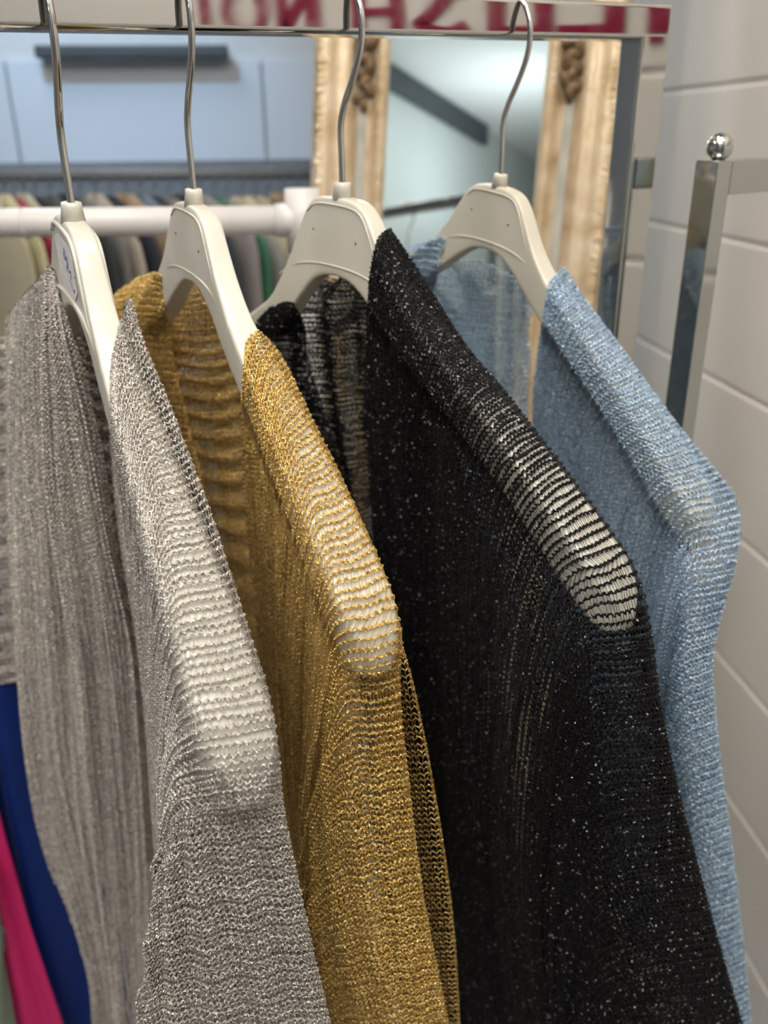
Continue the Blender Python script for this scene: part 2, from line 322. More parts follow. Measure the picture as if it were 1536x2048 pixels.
# ------------------------------------------------------------------ hangers
TOPL = np.array([0, 1.2, 2.1, 2.8, 3.5, 4.3, 5.4, 7, 10, 14, 18, 20.2, 21.2, 21.6])
TOPZ = np.array([-.72, -.76, -.95, -1.55, -2.6, -3.8, -5.0, -6.2, -8.0, -10.4, -13.1, -14.75, -15.8, -16.8])
BOTZ = np.array([-4.95, -5.08, -5.5, -5.95, -6.45, -7.05, -7.85, -8.8, -10.5, -12.9, -15.9, -17.5, -17.9, -17.6])
THK = np.array([1.15, 1.15, 1.15, 1.15, 1.2, 1.3, 1.4, 1.6, 2.0, 2.5, 2.9, 2.9, 2.1, .8])
HG = {}
def hanger(idx, neck_px, theta, tilt, scale, mat, label, sticker=False, rear=0.0):
    N = onr(*neck_px, off=.011); th = math.radians(theta)
    A = np.array([math.sin(th), -math.cos(th), 0]); NN = np.array([-math.cos(th), -math.sin(th), 0]); Z = np.array([0, 0, 1.0])
    ct, st = math.cos(math.radians(tilt)), math.sin(math.radians(tilt))
    def W3(l, n, z):                      # l forward, n to the left face, z up (cm), body tilted about the neck
        l2, z2 = l*ct + z*st, -l*st + z*ct
        return N + (A*l2 + NN*n + Z*z2)*.01*scale
    root = empty('clothes_hanger', tuple(N), label, 'hanger', 'white plastic hangers on the chrome rail')
    ls = np.concatenate([np.linspace(0, 6, 31), np.linspace(6.4, 19.6, 34), np.linspace(20, 21.6, 12)])
    tz, bz, tk = np.interp(ls, TOPL, TOPZ), np.interp(ls, TOPL, BOTZ), np.interp(ls, TOPL, THK)
    k = np.array([.25, .5, .25])
    for _ in range(4):
        for arr in (tz, bz, tk):
            arr[1:-1] = np.convolve(arr, k, 'valid')
    ex = rear*np.clip((ls-2)/4.5, 0, 1)**1.2
    ls = np.concatenate([-ls[:0:-1], ls]); tz, bz = [np.concatenate([(a+ex)[:0:-1], a]) for a in (tz, bz)]; tk = np.concatenate([tk[:0:-1], tk])
    ns = 40; an = np.linspace(0, 2*PI, ns, endpoint=False); V = []
    for l, t, b, w in zip(ls, tz, bz, tk):
        cz, hz, hw = (t+b)/2, (t-b)/2, w/2
        rr = min(.42, hw*.8, hz*.9)
        for a in an:                       # rounded rectangle
            c, s = math.cos(a), math.sin(a); e = .32
            n = hw*math.copysign(abs(c)**e, c); zz = hz*math.copysign(abs(s)**(e*min(1, hw/hz)+.06), s)
            V.append(W3(l, n, cz+zz))
    n = len(ls); i = np.arange(n-1)[:, None]*ns; j = np.arange(ns)[None, :]; j2 = (j+1) % ns
    Q = np.stack([i+j, i+j2, i+ns+j2, i+ns+j], -1).reshape(-1, 4)
    me = mesh_np('body', V, Q); bm = bmesh.new(); bm.from_mesh(me); bmesh.ops.holes_fill(bm, edges=[e for e in bm.edges if e.is_boundary])
    bmesh.ops.recalc_face_normals(bm, faces=bm.faces); bm.to_mesh(me); tree = BVHTree.FromBMesh(bm); bm.free(); me.shade_smooth()
    link('body', me, mat, root)
    # raised rib framing the flat plate on both faces
    for sgn in (1, -1):
        pts = [W3(l, sgn*(.585), z) for l, z in ((-2.5, -1.7), (-1.7, -1.22), (0, -1.12), (1.7, -1.22), (2.5, -1.7), (3.3, -3.0), (4.1, -4.3), (5.6, -5.6))]
        tube_obj('rib', pts, .0011*scale if sticker else .0006, mat, root, 10, 8)
        tube_obj('rib', [W3(l, sgn*(.585), z) for l, z in ((-5.4, -5.7), (-3.9, -4.9), (-2.2, -4.5), (0, -4.38), (2.2, -4.5), (3.9, -4.9), (5.2, -5.6))], .0011*scale if sticker else .0006, mat, root, 10, 8)
        for l, z in ((-1.9, -2.6), (1.9, -2.9)):   # moulding pin marks
            c = W3(l, sgn*.585, z); bm = bmesh.new(); bmesh.ops.create_uvsphere(bm, u_segments=10, v_segments=8, radius=.0007, matrix=Matrix.Translation(c)); bm_obj('pin_mark', bm, M_PINM, root, smooth=True)
    # collar and wire hook
    c0, c1 = W3(0, 0, -.9), W3(0, 0, .02)
    tube_obj('collar', [c0, c0*.25+c1*.75, c1*.97+c0*.03, c1], [.0058*scale, .0047*scale, .0046*scale, .0038*scale], mat, root, 20)
    hook = [(0, -.5), (0, 1.4), (0, 3.2), (.45, 4.4), (1.15, 5.5), (1.85, 6.8), (2.15, 8.0), (2.0, 9.2), (1.3, 10.25), (.2, 10.75), (-1.0, 10.5), (-1.95, 9.9), (-2.2, 9.2)]
    P = [N + (A*l + Z*z)*.01*HS[idx] + NN*0 for l, z in hook]
    tube_obj('hook', P, .00175*scale, M_WIRE, root, 14, 10)
    if sticker:
        bm = bmesh.new(); vs = []
        pts = [(-1.9, -1.9), (-1.2, -1.6), (1.4, -1.7), (2.0, -2.1), (2.1, -3.6), (1.2, -4.2), (-.8, -4.1), (-1.8, -3.5)]
        f = bm.faces.new([bm.verts.new(W3(l, .592, z)) for l, z in pts]); r = bmesh.ops.extrude_face_region(bm, geom=[f])
        for v in [e for e in r['geom'] if isinstance(e, bmesh.types.BMVert)]: v.co += Vector(NN*.0003)
        bm_obj('worn_sticker', bm, plain('worn_paper', (.66, .65, .67), .7, var=.12, scale=400), root)
        for name, pp in (('pen_mark', [(.2, -1.95), (.45, -2.25), (.25, -2.5), (.05, -2.25), (.35, -2.1), (.6, -2.6), (.4, -2.9), (.7, -3.0)]),
                         ('pen_mark', [(.75, -2.2), (.9, -2.5), (.7, -2.7), (.95, -2.9), (1.25, -2.75), (1.15, -3.1), (.9, -3.3), (1.2, -3.6), (1.5, -3.7), (1.65, -3.5)])):
            tube_obj(name, [W3(l, .625, z) for l, z in pp], .00022, M_PEN, root, 6, 6)
    HG[idx] = tree; return root
M_PEN = plain('violet_ink', (.10, .05, .20), .5); M_PINM = plain('grime', (.12, .11, .09), .8)
HS = {1: 1.0, 2: 1.0, 3: 1.0, 4: .97}
hanger(1, (142, 405), 22, 8, 1.17, M_PLASTIC, 'white plastic hanger with a worn paper sticker, under the silver cardigan', True)
hanger(2, (387, 378), 23, 5, 1.05, M_PLASTIC, 'glossy white plastic hanger holding the gold cardigan')
hanger(3, (685, 365), 34, 3.5, 1.13, M_PLASTIC, 'white plastic hanger holding the black cardigan', rear=-1.5)
hanger(4, (1002, 348), 29, 7.5, 1.0, M_PLASTIC4, 'cream plastic hanger holding the pale blue cardigan')

# ------------------------------------------------------------------ knitted cardigans, every yarn a real strand
class Yarn:                               # collects strands, builds one mesh
    def __init__(s): s.V = []; s.Q = []; s.n = 0
    def add(s, P, N, rad, sides=4, breaks=None):
        T = np.gradient(P, axis=0); T /= np.linalg.norm(T, axis=1)[:, None]+1e-12
        B = np.cross(T, N); B /= np.linalg.norm(B, axis=1)[:, None]+1e-12; N2 = np.cross(B, T)
        an = np.linspace(0, 2*PI, sides, endpoint=False)+.4
        rad = np.broadcast_to(rad, (len(P),))
        V = P[:, None, :] + rad[:, None, None]*(N2[:, None, :]*np.cos(an)[None, :, None]+B[:, None, :]*np.sin(an)[None, :, None])
        n = len(P); i = np.arange(n-1)[:, None]*sides; j = np.arange(sides)[None, :]; j2 = (j+1) % sides
        s.V.append(V.reshape(-1, 3).astype(np.float32)); s.Q.append((np.stack([i+j, i+sides+j, i+sides+j2, i+j2], -1).reshape(-1, 4)+s.n).astype(np.int32)); s.n += n*sides
    def segs(s, A, Bp, rad):               # many short straight threads at once
        n = len(A)
        if not n: return
        T = Bp-A; T /= np.linalg.norm(T, axis=1)[:, None]+1e-12
        h = np.cross(T, np.array([.3, .8, .52])); h /= np.linalg.norm(h, axis=1)[:, None]; g = np.cross(T, h)
        V = np.stack([P+rad*(h*math.cos(a)+g*math.sin(a)) for P in (A, Bp) for a in (0, 2.094, 4.189)], 1)
        b = np.arange(n)[:, None]*6
        Q = np.stack([b+np.array([[k, (k+1) % 3, (k+1) % 3+3, k+3]]) for k in range(3)], 1).reshape(-1, 4)
        s.V.append(V.reshape(-1, 3).astype(np.float32)); s.Q.append((Q+s.n).astype(np.int32)); s.n += n*6
    def build(s, name, mat, parent):
        me = mesh_np(name, np.concatenate(s.V), np.concatenate(s.Q)); return link(name, me, mat, parent)

def surface(ctrl, ks=12, kw=14, fold=None, clamp=None, clamp_w=0):
    """ctrl[s][w] = (px, py, q): bicubic sheet through points on lines of sight at real distances"""
    P = np.array([[atq(*c) for c in r] for r in ctrl])
    Ms, Mw = cr_matrix(P.shape[0], ks), cr_matrix(P.shape[1], kw)
    S = np.einsum('as,swk,bw->abk', Ms, P, Mw)
    if fold is not None:
        si = np.linspace(0, P.shape[0]-1, S.shape[0])[:, None]; wi = np.linspace(0, P.shape[1]-1, S.shape[1])[None, :]
        S = S + normals(S)*fold(si, wi)[..., None]
    if clamp:
        sc = np.ones(S.shape[:2]); O = Vector((0, 0, 0))
        for a in range(S.shape[0]):
            for b in range(int(clamp_w*kw), S.shape[1]):
                p = S[a, b]; d = np.linalg.norm(p)
                for tr in clamp:
                    hit = tr.ray_cast(O, Vector(p/d), 2.0)
                    if hit[0] is not None and d > hit[3]-.0022 and d-hit[3] < .25: sc[a, b] = min(sc[a, b], (hit[3]-.0022)/d)
        req = sc.copy()
        for _ in range(6):
            pad = np.pad(sc, 1, mode='edge'); sc = (pad[:-2, 1:-1]+pad[2:, 1:-1]+pad[1:-1, :-2]+pad[1:-1, 2:]+4*pad[1:-1, 1:-1])/8; sc = np.minimum(sc, req)
        S = S*sc[..., None]
    return S
def normals(S):
    N = np.cross(np.gradient(S, axis=0), np.gradient(S, axis=1)); N /= np.linalg.norm(N, axis=2)[..., None]+1e-12
    sg = np.sign(-(N*S).sum(2)); return N*np.where(sg == 0, 1, sg)[..., None]

def knit(Y, Th, S, ks, pitch, gauge, rad, amp, ref=2.5, kw=14, thr=.00016, seed=1, loose=1.0, jit=.12, ply=1, minthread=.0019, per=8, maxlen=9):
    """lay courses of looped yarn over the sheet S; pitch: course spacing (m) along the sheet's own s axis at column ref"""
    r = np.random.default_rng(seed); N = normals(S); ns, nw = S.shape[:2]
    G = np.gradient(S, axis=0)
    ic = int(ref*kw); d = np.linalg.norm(np.diff(S[:, ic], axis=0), axis=1)
    pt = np.interp(np.linspace(0, 1, ns), np.linspace(0, 1, len(pitch)), pitch)
    cum = np.concatenate([[0], np.cumsum(d/((pt[1:]+pt[:-1])/2))]); nC = int(cum[-1])
    js = np.interp(np.arange(nC)+.5, cum, np.arange(ns))
    dense = np.concatenate([[js[1]-js[0]], (js[2:]-js[:-2])/2, [js[-1]-js[-2]]])
    prev = None
    for c, (sj, ds) in enumerate(zip(js, dense)):
        i0 = min(int(sj), ns-2); f = sj-i0
        C = S[i0]*(1-f)+S[i0+1]*f; Nn = N[i0]*(1-f)+N[i0+1]*f; Gg = G[i0]*(1-f)+G[i0+1]*f
        L = np.concatenate([[0], np.cumsum(np.linalg.norm(np.diff(C, axis=0), axis=1))])
        n = int(min(L[-1], maxlen)/gauge)
        if n < 2: continue
        k = np.arange(n*per+1)/per; ph = r.normal(0, .06)
        kk = k+np.interp(k, np.arange(n+2), r.normal(0, jit*.6, n+2))
        w = np.interp(np.clip(kk*gauge-.10*gauge*np.sin(4*PI*k), 0, L[-1]), L, np.arange(nw))
        def smp(A): return np.stack([np.interp(w, np.arange(nw), A[:, q]) for q in range(3)], 1)
        c0, nn, gg = smp(C), smp(Nn), smp(Gg); e = np.linalg.norm(gg, axis=1)[:, None]; pl = e[:, 0]*ds
        am = np.clip(np.minimum(amp, pl*.42+.0002), 0, np.where(pl > .0038, amp*.75, amp))*(1+np.interp(k, np.arange(n+2), r.normal(0, jit, n+2)))
        wob = np.interp(k, np.arange(0, n+4, 3), r.normal(0, .10, len(np.arange(0, n+4, 3))))*pl
        P = c0 + gg/e*(am*np.cos(2*PI*(k+ph))+wob)[:, None] + nn*((np.cos(4*PI*k)*.35+(.3 if c % 2 else -.3))*rad*1.3)[:, None]
        rr = rad*np.clip(pl/.0024, .80, 1.0)*(1+.10*np.sin(2*PI*k*2+1))
        if ply == 2:
            tw = 2*PI*k*.5+ c; off = gg/e*(np.cos(tw)*rad*.62)[:, None]+nn*(np.sin(tw)*rad*.62)[:, None]
            Y.add(P+off, nn, rr*.62, 4); Y.add(P-off, nn, rr*.62, 4)
        else: Y.add(P, nn, rr, 4)
        cur = (P[::per], P[per//2::per])
        if prev is not None:
            m = min(len(cur[0]), len(prev[0])); A, B = prev[0][:m], cur[0][:m]; dd = np.linalg.norm(A-B, axis=1); ok = (dd > minthread) & (dd < .02)
            Th.segs(A[ok], B[ok], thr)
            m = min(len(cur[1]), len(prev[1])); A, B = prev[1][:m], cur[1][:m]; dd = np.linalg.norm(A-B, axis=1); ok = (dd > minthread) & (dd < .02) & (r.random(m) < .75)
            Th.segs(A[ok], B[ok], thr)
        prev = cur
    return nC

def wrap(rows, qs, dq, back=(-14, 8, .028)):
    """rows[s] = pixel outline points from right edge over the hanger and down; adds a turned-under column at the back"""
    out = []
    for r, q in zip(rows, qs):
        c = [(r[0][0]+back[0], r[0][1]+back[1], q+back[2])]
        for i, (x, y) in enumerate(r): c.append((x, y, q+dq[min(i, len(dq)-1)]))
        out.append(c)
    return out
def inner(rows, qs, dq, off=.036):
    out = []
    for r, q in zip(rows, qs):
        c = [(r[0][0]-5, r[0][1]+4, q+.014)]
        for i, (x, y) in enumerate(r[1:], 1): c.append((x-2, y+3, q+dq[min(i, len(dq)-1)]+off))
        out.append(c)
    return out
def lerp(v, n): return np.interp(np.linspace(0, len(v)-1, n), np.arange(len(v)), v)
def noisefold(seed, amp, fs, fw, w0=3.0, w1=5.0):
    r = np.random.default_rng(seed); ph = r.uniform(0, 6.28, 6)
    def f(s, w):
        a = np.sin(s*fs+ph[0]+.5*np.sin(w*fw+ph[1]))+.5*np.sin(s*fs*2.3+ph[2]+w*.4)+.25*np.sin(s*fs*4.7+ph[3]+w*.8)
        return amp*a*np.clip((w-w0)/(w1-w0), 0, 1)
    return f

def cardigan(label, loc_px, yarn, thread, pieces):
    c = atq(*loc_px); root = empty('cardigan', c, label, 'cardigan', 'knitted cardigans on the chrome rail')
    for name, S, kw in pieces:
        Y, Th = Yarn(), Yarn(); n = knit(Y, Th, S, 12, **kw)
        o = Y.build(name, yarn, root)
        if Th.n:
            me = mesh_np('binding_thread', np.concatenate(Th.V), np.concatenate(Th.Q)); h = bpy.data.objects.new('binding_thread', me); COL.objects.link(h); me.materials.append(thread)
            h.parent = o
    return root

# -- silver
rows = [
 [(262,600),(250,620),(232,680),(221,745),(222,850),(238,1050),(275,1280),(298,1500),(318,1750)],
 [(285,680),(268,712),(244,745),(232,800),(236,950),(258,1150),(288,1350),(305,1550),(320,1760)],
 [(330,790),(300,810),(270,835),(262,920),(272,1080),(285,1250),(300,1420),(312,1600),(325,1770)],
 [(375,905),(345,925),(300,950),(285,1050),(290,1190),(298,1330),(308,1480),(318,1640),(330,1780)],
 [(418,1020),(385,1040),(325,1060),(302,1160),(303,1290),(308,1410),(315,1540),(323,1670),(335,1790)],
 [(460,1150),(425,1165),(348,1185),(318,1270),(314,1380),(317,1490),(322,1600),(328,1710),(340,1800)],
 [(500,1275),(455,1290),(365,1310),(330,1380),(322,1480),(322,1570),(326,1660),(333,1750),(345,1820)],
 [(535,1390),(480,1405),(378,1425),(340,1480),(328,1560),(326,1640),(330,1720),(338,1800),(350,1850)],
 [(553,1500),(490,1512),(385,1530),(345,1560),(330,1640),(328,1710),(333,1790),(343,1850),(355,1890)],
 [(562,1610),(495,1620),(400,1635),(350,1650),(325,1700),(322,1770),(330,1840),(345,1890),(360,1930)],
 [(585,1730),(510,1740),(410,1755),(345,1765),(313,1800),(312,1860),(325,1920),(345,1960),(362,1990)],
 [(612,1860),(530,1870),(420,1885),(340,1890),(298,1915),(300,1970),(320,2020),(345,2050),(365,2070)],
 [(642,1990),(550,2000),(430,2012),(335,2015),(283,2040),(288,2090),(310,2130),(340,2160),(360,2180)],
 [(675,2130),(570,2140),(440,2150),(335,2150),(268,2170),(275,2220),(300,2260),(330,2290),(350,2300)]]
qs = [.475,.455,.435,.41,.385,.36,.338,.32,.305,.30,.30,.30,.30,.30]
dq = [.010,.0,-.002,.004,.012,.018,.024,.030,.036]
nf1 = noisefold(1, .0022, 2.2, .6, 3.2, 5)
sv_front = surface(wrap(rows, qs, dq), fold=lambda s, w: nf1(s, w)+.0016*np.sin(w*7.5+s*.9)*np.clip((s-8.6)*.8, 0, 1)*np.clip(w-.8, 0, 1), clamp=[HG[1]], clamp_w=.8)
sv_inner = surface(inner(rows, qs, dq))
g = [[(120,535,.53),(125,600,.53),(200,700,.53),(240,760,.54)]]
sv_in = surface([[(x0-30,y,.575),(x0+(x1-x0)*.33,y+6,.57),(x0+(x1-x0)*.66,y+6,.565),(x1+25,y,.56)] for y,x0,x1 in
   ((585,118,170),(640,125,210),(700,140,240),(800,165,262),(950,195,275),(1100,220,290),(1300,240,310),(1500,260,330),(1720,270,340))],
   ks=34, fold=lambda s, w: .0042*np.sin(s*23+np.sin(w*2.2)*.9)*np.clip(s-.6, 0, 1)*np.clip(7-s, 0, 1))
sv_left = surface([  # s across, w down
 [(12,640,.60),(12,800,.60),(20,1000,.60),(30,1200,.60),(42,1370,.60),(58,1500,.60),(92,1640,.60),(162,1810,.60),(198,1950,.60),(212,2110,.60)],
 [(40,600,.575),(40,760,.57),(45,960,.575),(55,1170,.575),(66,1370,.575),(84,1530,.58),(112,1680,.585),(165,1840,.585),(200,1960,.585),(215,2110,.585)],
 [(66,572,.55),(66,720,.55),(78,930,.55),(92,1150,.55),(108,1360,.555),(124,1540,.56),(150,1700,.565),(185,1850,.57),(212,1970,.57),(228,2110,.57)],
 [(86,550,.535),(95,700,.53),(112,910,.535),(130,1130,.54),(150,1350,.545),(166,1540,.55),(188,1710,.555),(212,1860,.56),(232,1980,.56),(245,2110,.56)],
 [(97,534,.525),(110,680,.52),(134,890,.525),(165,1110,.53),(193,1330,.54),(210,1530,.545),(228,1710,.55),(244,1870,.555),(256,1990,.555),(266,2110,.555)],
 [(104,536,.52),(124,670,.51),(160,870,.515),(200,1090,.52),(236,1310,.53),(252,1520,.54),(264,1710,.545),(272,1870,.55),(280,2000,.55),(286,2110,.55)],
 [(108,548,.52),(132,690,.505),(172,855,.51),(212,1080,.515),(262,1300,.525),(280,1510,.535),(292,1710,.54),(298,1870,.545),(303,2000,.545),(306,2110,.545)]],
 ks=18, fold=lambda s, w: (.016*(np.abs(np.sin(s*1.05+.55+w*.05))-.5)+.006*np.sin(s*4.3-w*.25)+.002*np.sin(s*11+w))*np.clip(w*.45, 0, 1)*np.clip((6.1-s)*1.2, 0, 1)*np.clip(s*.9, 0, 1), clamp=[HG[1]], clamp_w=0)
sv_sleeve = surface([[(-170,y,.67),(-110,y-8,.66),(-50,y-16,.65),(10,y-26,.645),(52,y-30,.64),(75,y-22,.65)] for y in (700,760,850,950,1050,1150,1250,1330,1395)],
   fold=lambda s, w: .0012*np.sin(s*14+w*.8))
P1 = dict(gauge=.0036, rad=.00074, amp=.0010)
cardigan('silver grey metallic knit cardigan on the leftmost hanger', (142,405,.475), M_SILVER, M_SILVER_T, [
 ('neck_back', sv_inner, dict(pitch=[.0036]*4, gauge=.0046, rad=.00085, amp=.0013, seed=118, per=6)),
 ('front_panel', sv_front, dict(pitch=[.0016,.0028,.0033,.0036,.0040,.0042,.0042,.0042,.0038,.0031,.0031,.0033,.0034,.0034], **P1, seed=11, jit=.10, ply=2)),
 ('neck_back', sv_in, dict(pitch=[.0024]*4, **P1, seed=12, ref=1.5)),
 ('rear_front_panel', sv_left, dict(pitch=[.0024]*4, gauge=.0036, rad=.00088, amp=.0010, seed=13, ref=3.0)),
 ('rear_sleeve', sv_sleeve, dict(pitch=[.0026]*4, gauge=.0036, rad=.0009, amp=.0010, seed=14, ref=1.5))])

# -- gold
rows = [
 [(515,660),(500,672),(490,700),(487,790),(497,980),(518,1190),(546,1430),(585,1720),(650,2120)],
 [(560,710),(545,728),(527,762),(515,850),(518,1000),(530,1200),(552,1420),(580,1650),(620,1900)],
 [(625,840),(603,860),(575,890),(553,980),(550,1120),(555,1280),(568,1460),(590,1660),(625,1880)],
 [(680,950),(655,970),(615,990),(590,1080),(580,1220),(578,1370),(583,1520),(600,1690),(630,1890)],
 [(735,1070),(700,1090),(650,1110),(620,1200),(607,1320),(600,1450),(598,1580),(608,1720),(632,1900)],
 [(780,1180),(735,1198),(668,1218),(642,1310),(630,1420),(618,1530),(608,1640),(612,1760),(635,1910)],
 [(801,1270),(748,1285),(680,1300),(655,1390),(640,1490),(622,1590),(612,1685),(615,1800),(637,1920)],
 [(797,1350),(748,1362),(686,1368),(658,1450),(640,1550),(620,1650),(612,1745),(618,1840),(640,1935)],
 [(801,1440),(755,1450),(700,1458),(660,1510),(635,1610),(615,1710),(610,1800),(622,1880),(645,1950)],
 [(814,1560),(765,1570),(710,1580),(660,1610),(625,1690),(608,1780),(612,1850),(630,1920),(650,1975)],
 [(830,1700),(780,1710),(720,1718),(665,1735),(620,1790),(610,1860),(620,1920),(638,1970),(658,2010)],
 [(852,1840),(800,1850),(740,1858),(680,1868),(635,1900),(622,1950),(635,2000),(650,2040),(670,2070)],
 [(880,1980),(825,1990),(765,1998),(705,2005),(655,2030),(645,2070),(655,2110),(670,2140),(690,2160)],
 [(908,2120),(850,2130),(785,2138),(725,2142),(675,2165),(665,2200),(675,2240),(690,2270),(710,2290)]]
qs = [.51,.495,.47,.445,.42,.395,.37,.345,.335,.333,.333,.333,.333,.333]
dq = [.010,.0,-.002,.006,.015,.022,.028,.034,.04]
qs = [.51,.49,.46,.43,.40,.37,.345,.34,.338,.336,.336,.336,.336,.336]
nf2 = noisefold(2, .0024, 2.4, .6, 3.2, 5)
gd_front = surface(wrap(rows, qs, dq), fold=lambda s, w: nf2(s, w)+.0012*np.sin(w*6.5+s*.7)*np.clip((s-7.5)*.8, 0, 1)*np.clip(w-.8, 0, 1), clamp=[HG[2]], clamp_w=.8)
gd_inner = surface(inner(rows, qs, dq))
gd_in = surface([[(x0-30,y,.635),(x0+(x1-x0)*.33,y+5,.625),(x0+(x1-x0)*.66,y+5,.615),(x1,y-2,.605)] for y,x0,x1 in
   ((553,318,386),(600,318,410),(660,318,448),(730,325,484),(830,345,502),(950,378,522),(1100,415,545),(1300,450,575),(1500,490,605),(1700,520,640))],
   ks=30, fold=lambda s, w: .0034*np.sin(s*18+np.sin(w*2.0+1)*.9)*np.clip(s-1.6, 0, 1)*np.clip(7-s, 0, 1))
gd_left = surface([[(x0-25,y+8,.645),(x0,y,.63),(x0+(x1-x0)*.5,y-3,.615),(x1,y,.60),(x1+6,y+6,.605)] for y,x0,x1 in
   ((548,300,317),(590,248,320),(650,240,330),(760,262,350),(900,315,385),(1050,370,420),(1250,430,462),(1450,470,500))], clamp=[HG[2]], clamp_w=0)
gd_back = surface([[(x0,y,.40),(x0+(x1-x0)*.5,y+2,.385),(x1,y,.378),(x1+4,y,.40)] for y,x0,x1 in
   ((1225,740,778),(1300,745,803),(1400,755,829),(1560,770,860),(1750,790,890),(1900,810,906),(2080,835,916),(2180,850,920))])
P2 = dict(gauge=.0036, rad=.00072, amp=.0010)
cardigan('gold metallic knit cardigan on the second hanger from the left', (387,378,.51), M_GOLD, M_GOLD_T, [
 ('neck_back', gd_inner, dict(pitch=[.0036]*4, gauge=.0046, rad=.00085, amp=.0013, seed=100, per=6)),
 ('front_panel', gd_front, dict(pitch=[.0020,.0032,.0036,.0040,.0044,.0047,.0050,.0050,.0046,.0034,.0032,.0030,.0030,.0030], **P2, seed=21, jit=.14, ply=2)),
 ('neck_back', gd_in, dict(pitch=[.0021]*4, **P2, seed=22, ref=1.5)),
 ('rear_front_panel', gd_left, dict(pitch=[.0026]*4, **P2, seed=23, ref=2.5)),
 ('underside', gd_back, dict(pitch=[.0042]*4, gauge=.0046, rad=.00042, amp=.0017, seed=24, ref=1.5))])

# -- black
rows = [
 [(779,457),(760,472),(744,515),(737,600),(735,750),(742,950),(765,1300),(805,1700),(860,2150)],
 [(838,545),(812,566),(788,640),(785,800),(790,1000),(810,1300),(835,1550),(862,1800),(900,2150)],
 [(930,690),(893,705),(862,760),(850,900),(850,1100),(862,1370),(880,1620),(905,1860),(940,2150)],
 [(1000,772),(958,796),(918,865),(900,1000),(900,1180),(907,1420),(922,1660),(945,1880),(975,2150)],
 [(1070,862),(1028,885),(983,940),(955,1080),(945,1260),(948,1470),(960,1700),(980,1910),(1005,2150)],
 [(1142,955),(1098,982),(1046,1040),(1003,1170),(985,1350),(982,1550),(992,1750),(1010,1940),(1035,2150)],
 [(1216,1055),(1170,1078),(1103,1120),(1050,1260),(1022,1440),(1012,1630),(1020,1820),(1035,1980),(1060,2150)],
 [(1272,1145),(1225,1162),(1142,1200),(1085,1350),(1055,1530),(1043,1710),(1050,1880),(1062,2020),(1085,2150)],
 [(1300,1260),(1240,1270),(1165,1290),(1115,1430),(1085,1610),(1070,1790),(1078,1940),(1090,2060),(1110,2160)],
 [(1318,1400),(1255,1407),(1185,1420),(1135,1540),(1105,1710),(1095,1870),(1102,2000),(1115,2100),(1130,2180)],
 [(1350,1560),(1285,1568),(1215,1580),(1160,1660),(1125,1800),(1115,1940),(1122,2050),(1135,2130),(1150,2200)],
 [(1398,1750),(1328,1762),(1250,1775),(1182,1815),(1145,1920),(1135,2030),(1145,2110),(1160,2170),(1175,2220)],
 [(1442,1910),(1370,1920),(1285,1932),(1205,1960),(1162,2030),(1155,2100),(1165,2160),(1180,2210),(1200,2250)],
 [(1488,2070),(1410,2080),(1320,2090),(1230,2110),(1180,2160),(1172,2210),(1182,2250),(1200,2280),(1220,2300)]]
qs = [.545,.53,.505,.48,.455,.43,.405,.385,.372,.37,.37,.37,.37,.37]
dq = [.012,.0,-.002,.008,.018,.027,.034,.04,.046]
bk_front = surface(wrap(rows, qs, dq, (-22, 10, .03)), fold=noisefold(3, .0026, 2.1, .5, 3.2, 5), clamp=[HG[3]], clamp_w=.8)
bk_inner = surface(inner(rows, qs, dq))
bk_in = surface([[(x0-20,y,.68),(x0+(x1-x0)*.33,y+5,.665),(x0+(x1-x0)*.66,y+5,.655),(x1+20,y,.645)] for y,x0,x1 in
   ((550,655,740),(590,606,745),(660,600,748),(760,612,755),(900,640,765),(1050,680,785),(1200,720,810),(1400,750,850),(1700,780,900),(2150,850,1150))],
   ks=20, fold=lambda s, w: .004*np.sin(w*5+1.0)+.001*np.sin(s*13))
bk_in2 = surface([[(x0-20,y,.71),(x0+(x1-x0)*.5,y+5,.69),(x1+20,y,.675)] for y,x0,x1 in
   ((556,655,740),(600,606,745),(700,605,750),(900,640,765),(1100,690,790),(1400,750,850))], fold=lambda s, w: .003*np.sin(w*7+1.0))
bk_left = surface([[(x0-20,y+8,.66),(x0,y,.65),(x0+(x1-x0)*.5,y-3,.64),(x1,y,.63),(x1+6,y+6,.635)] for y,x0,x1 in
   ((605,560,584),(650,528,602),(720,540,610),(800,575,636),(900,615,668),(1050,655,702),(1200,690,735))], clamp=[HG[3]], clamp_w=0)
P3 = dict(gauge=.0034, rad=.00078, amp=.0008)
cardigan('black knit cardigan on the third hanger, stretched open over the shoulder', (685,365,.55), M_BLACK, M_BLACK_T, [
 ('neck_back', bk_inner, dict(pitch=[.0036]*4, gauge=.0046, rad=.00085, amp=.0013, seed=107, per=6)),
 ('front_panel', bk_front, dict(pitch=[.0017,.0020,.0022,.0026,.0034,.0040,.0048,.0052,.0045,.0036,.0034,.0034,.0034,.0034], **P3, seed=31, jit=.16, ply=2)),
 ('neck_back', bk_in, dict(pitch=[.0021]*4, gauge=.0034, rad=.0008, amp=.0008, seed=32, ref=1.5)),
 ('neck_back_fold', bk_in2, dict(pitch=[.0040]*4, gauge=.0036, rad=.0009, amp=.0009, seed=35, ref=1.0)),
 ('rear_front_panel', bk_left, dict(pitch=[.0024]*4, **P3, seed=33, ref=2.5)),
])

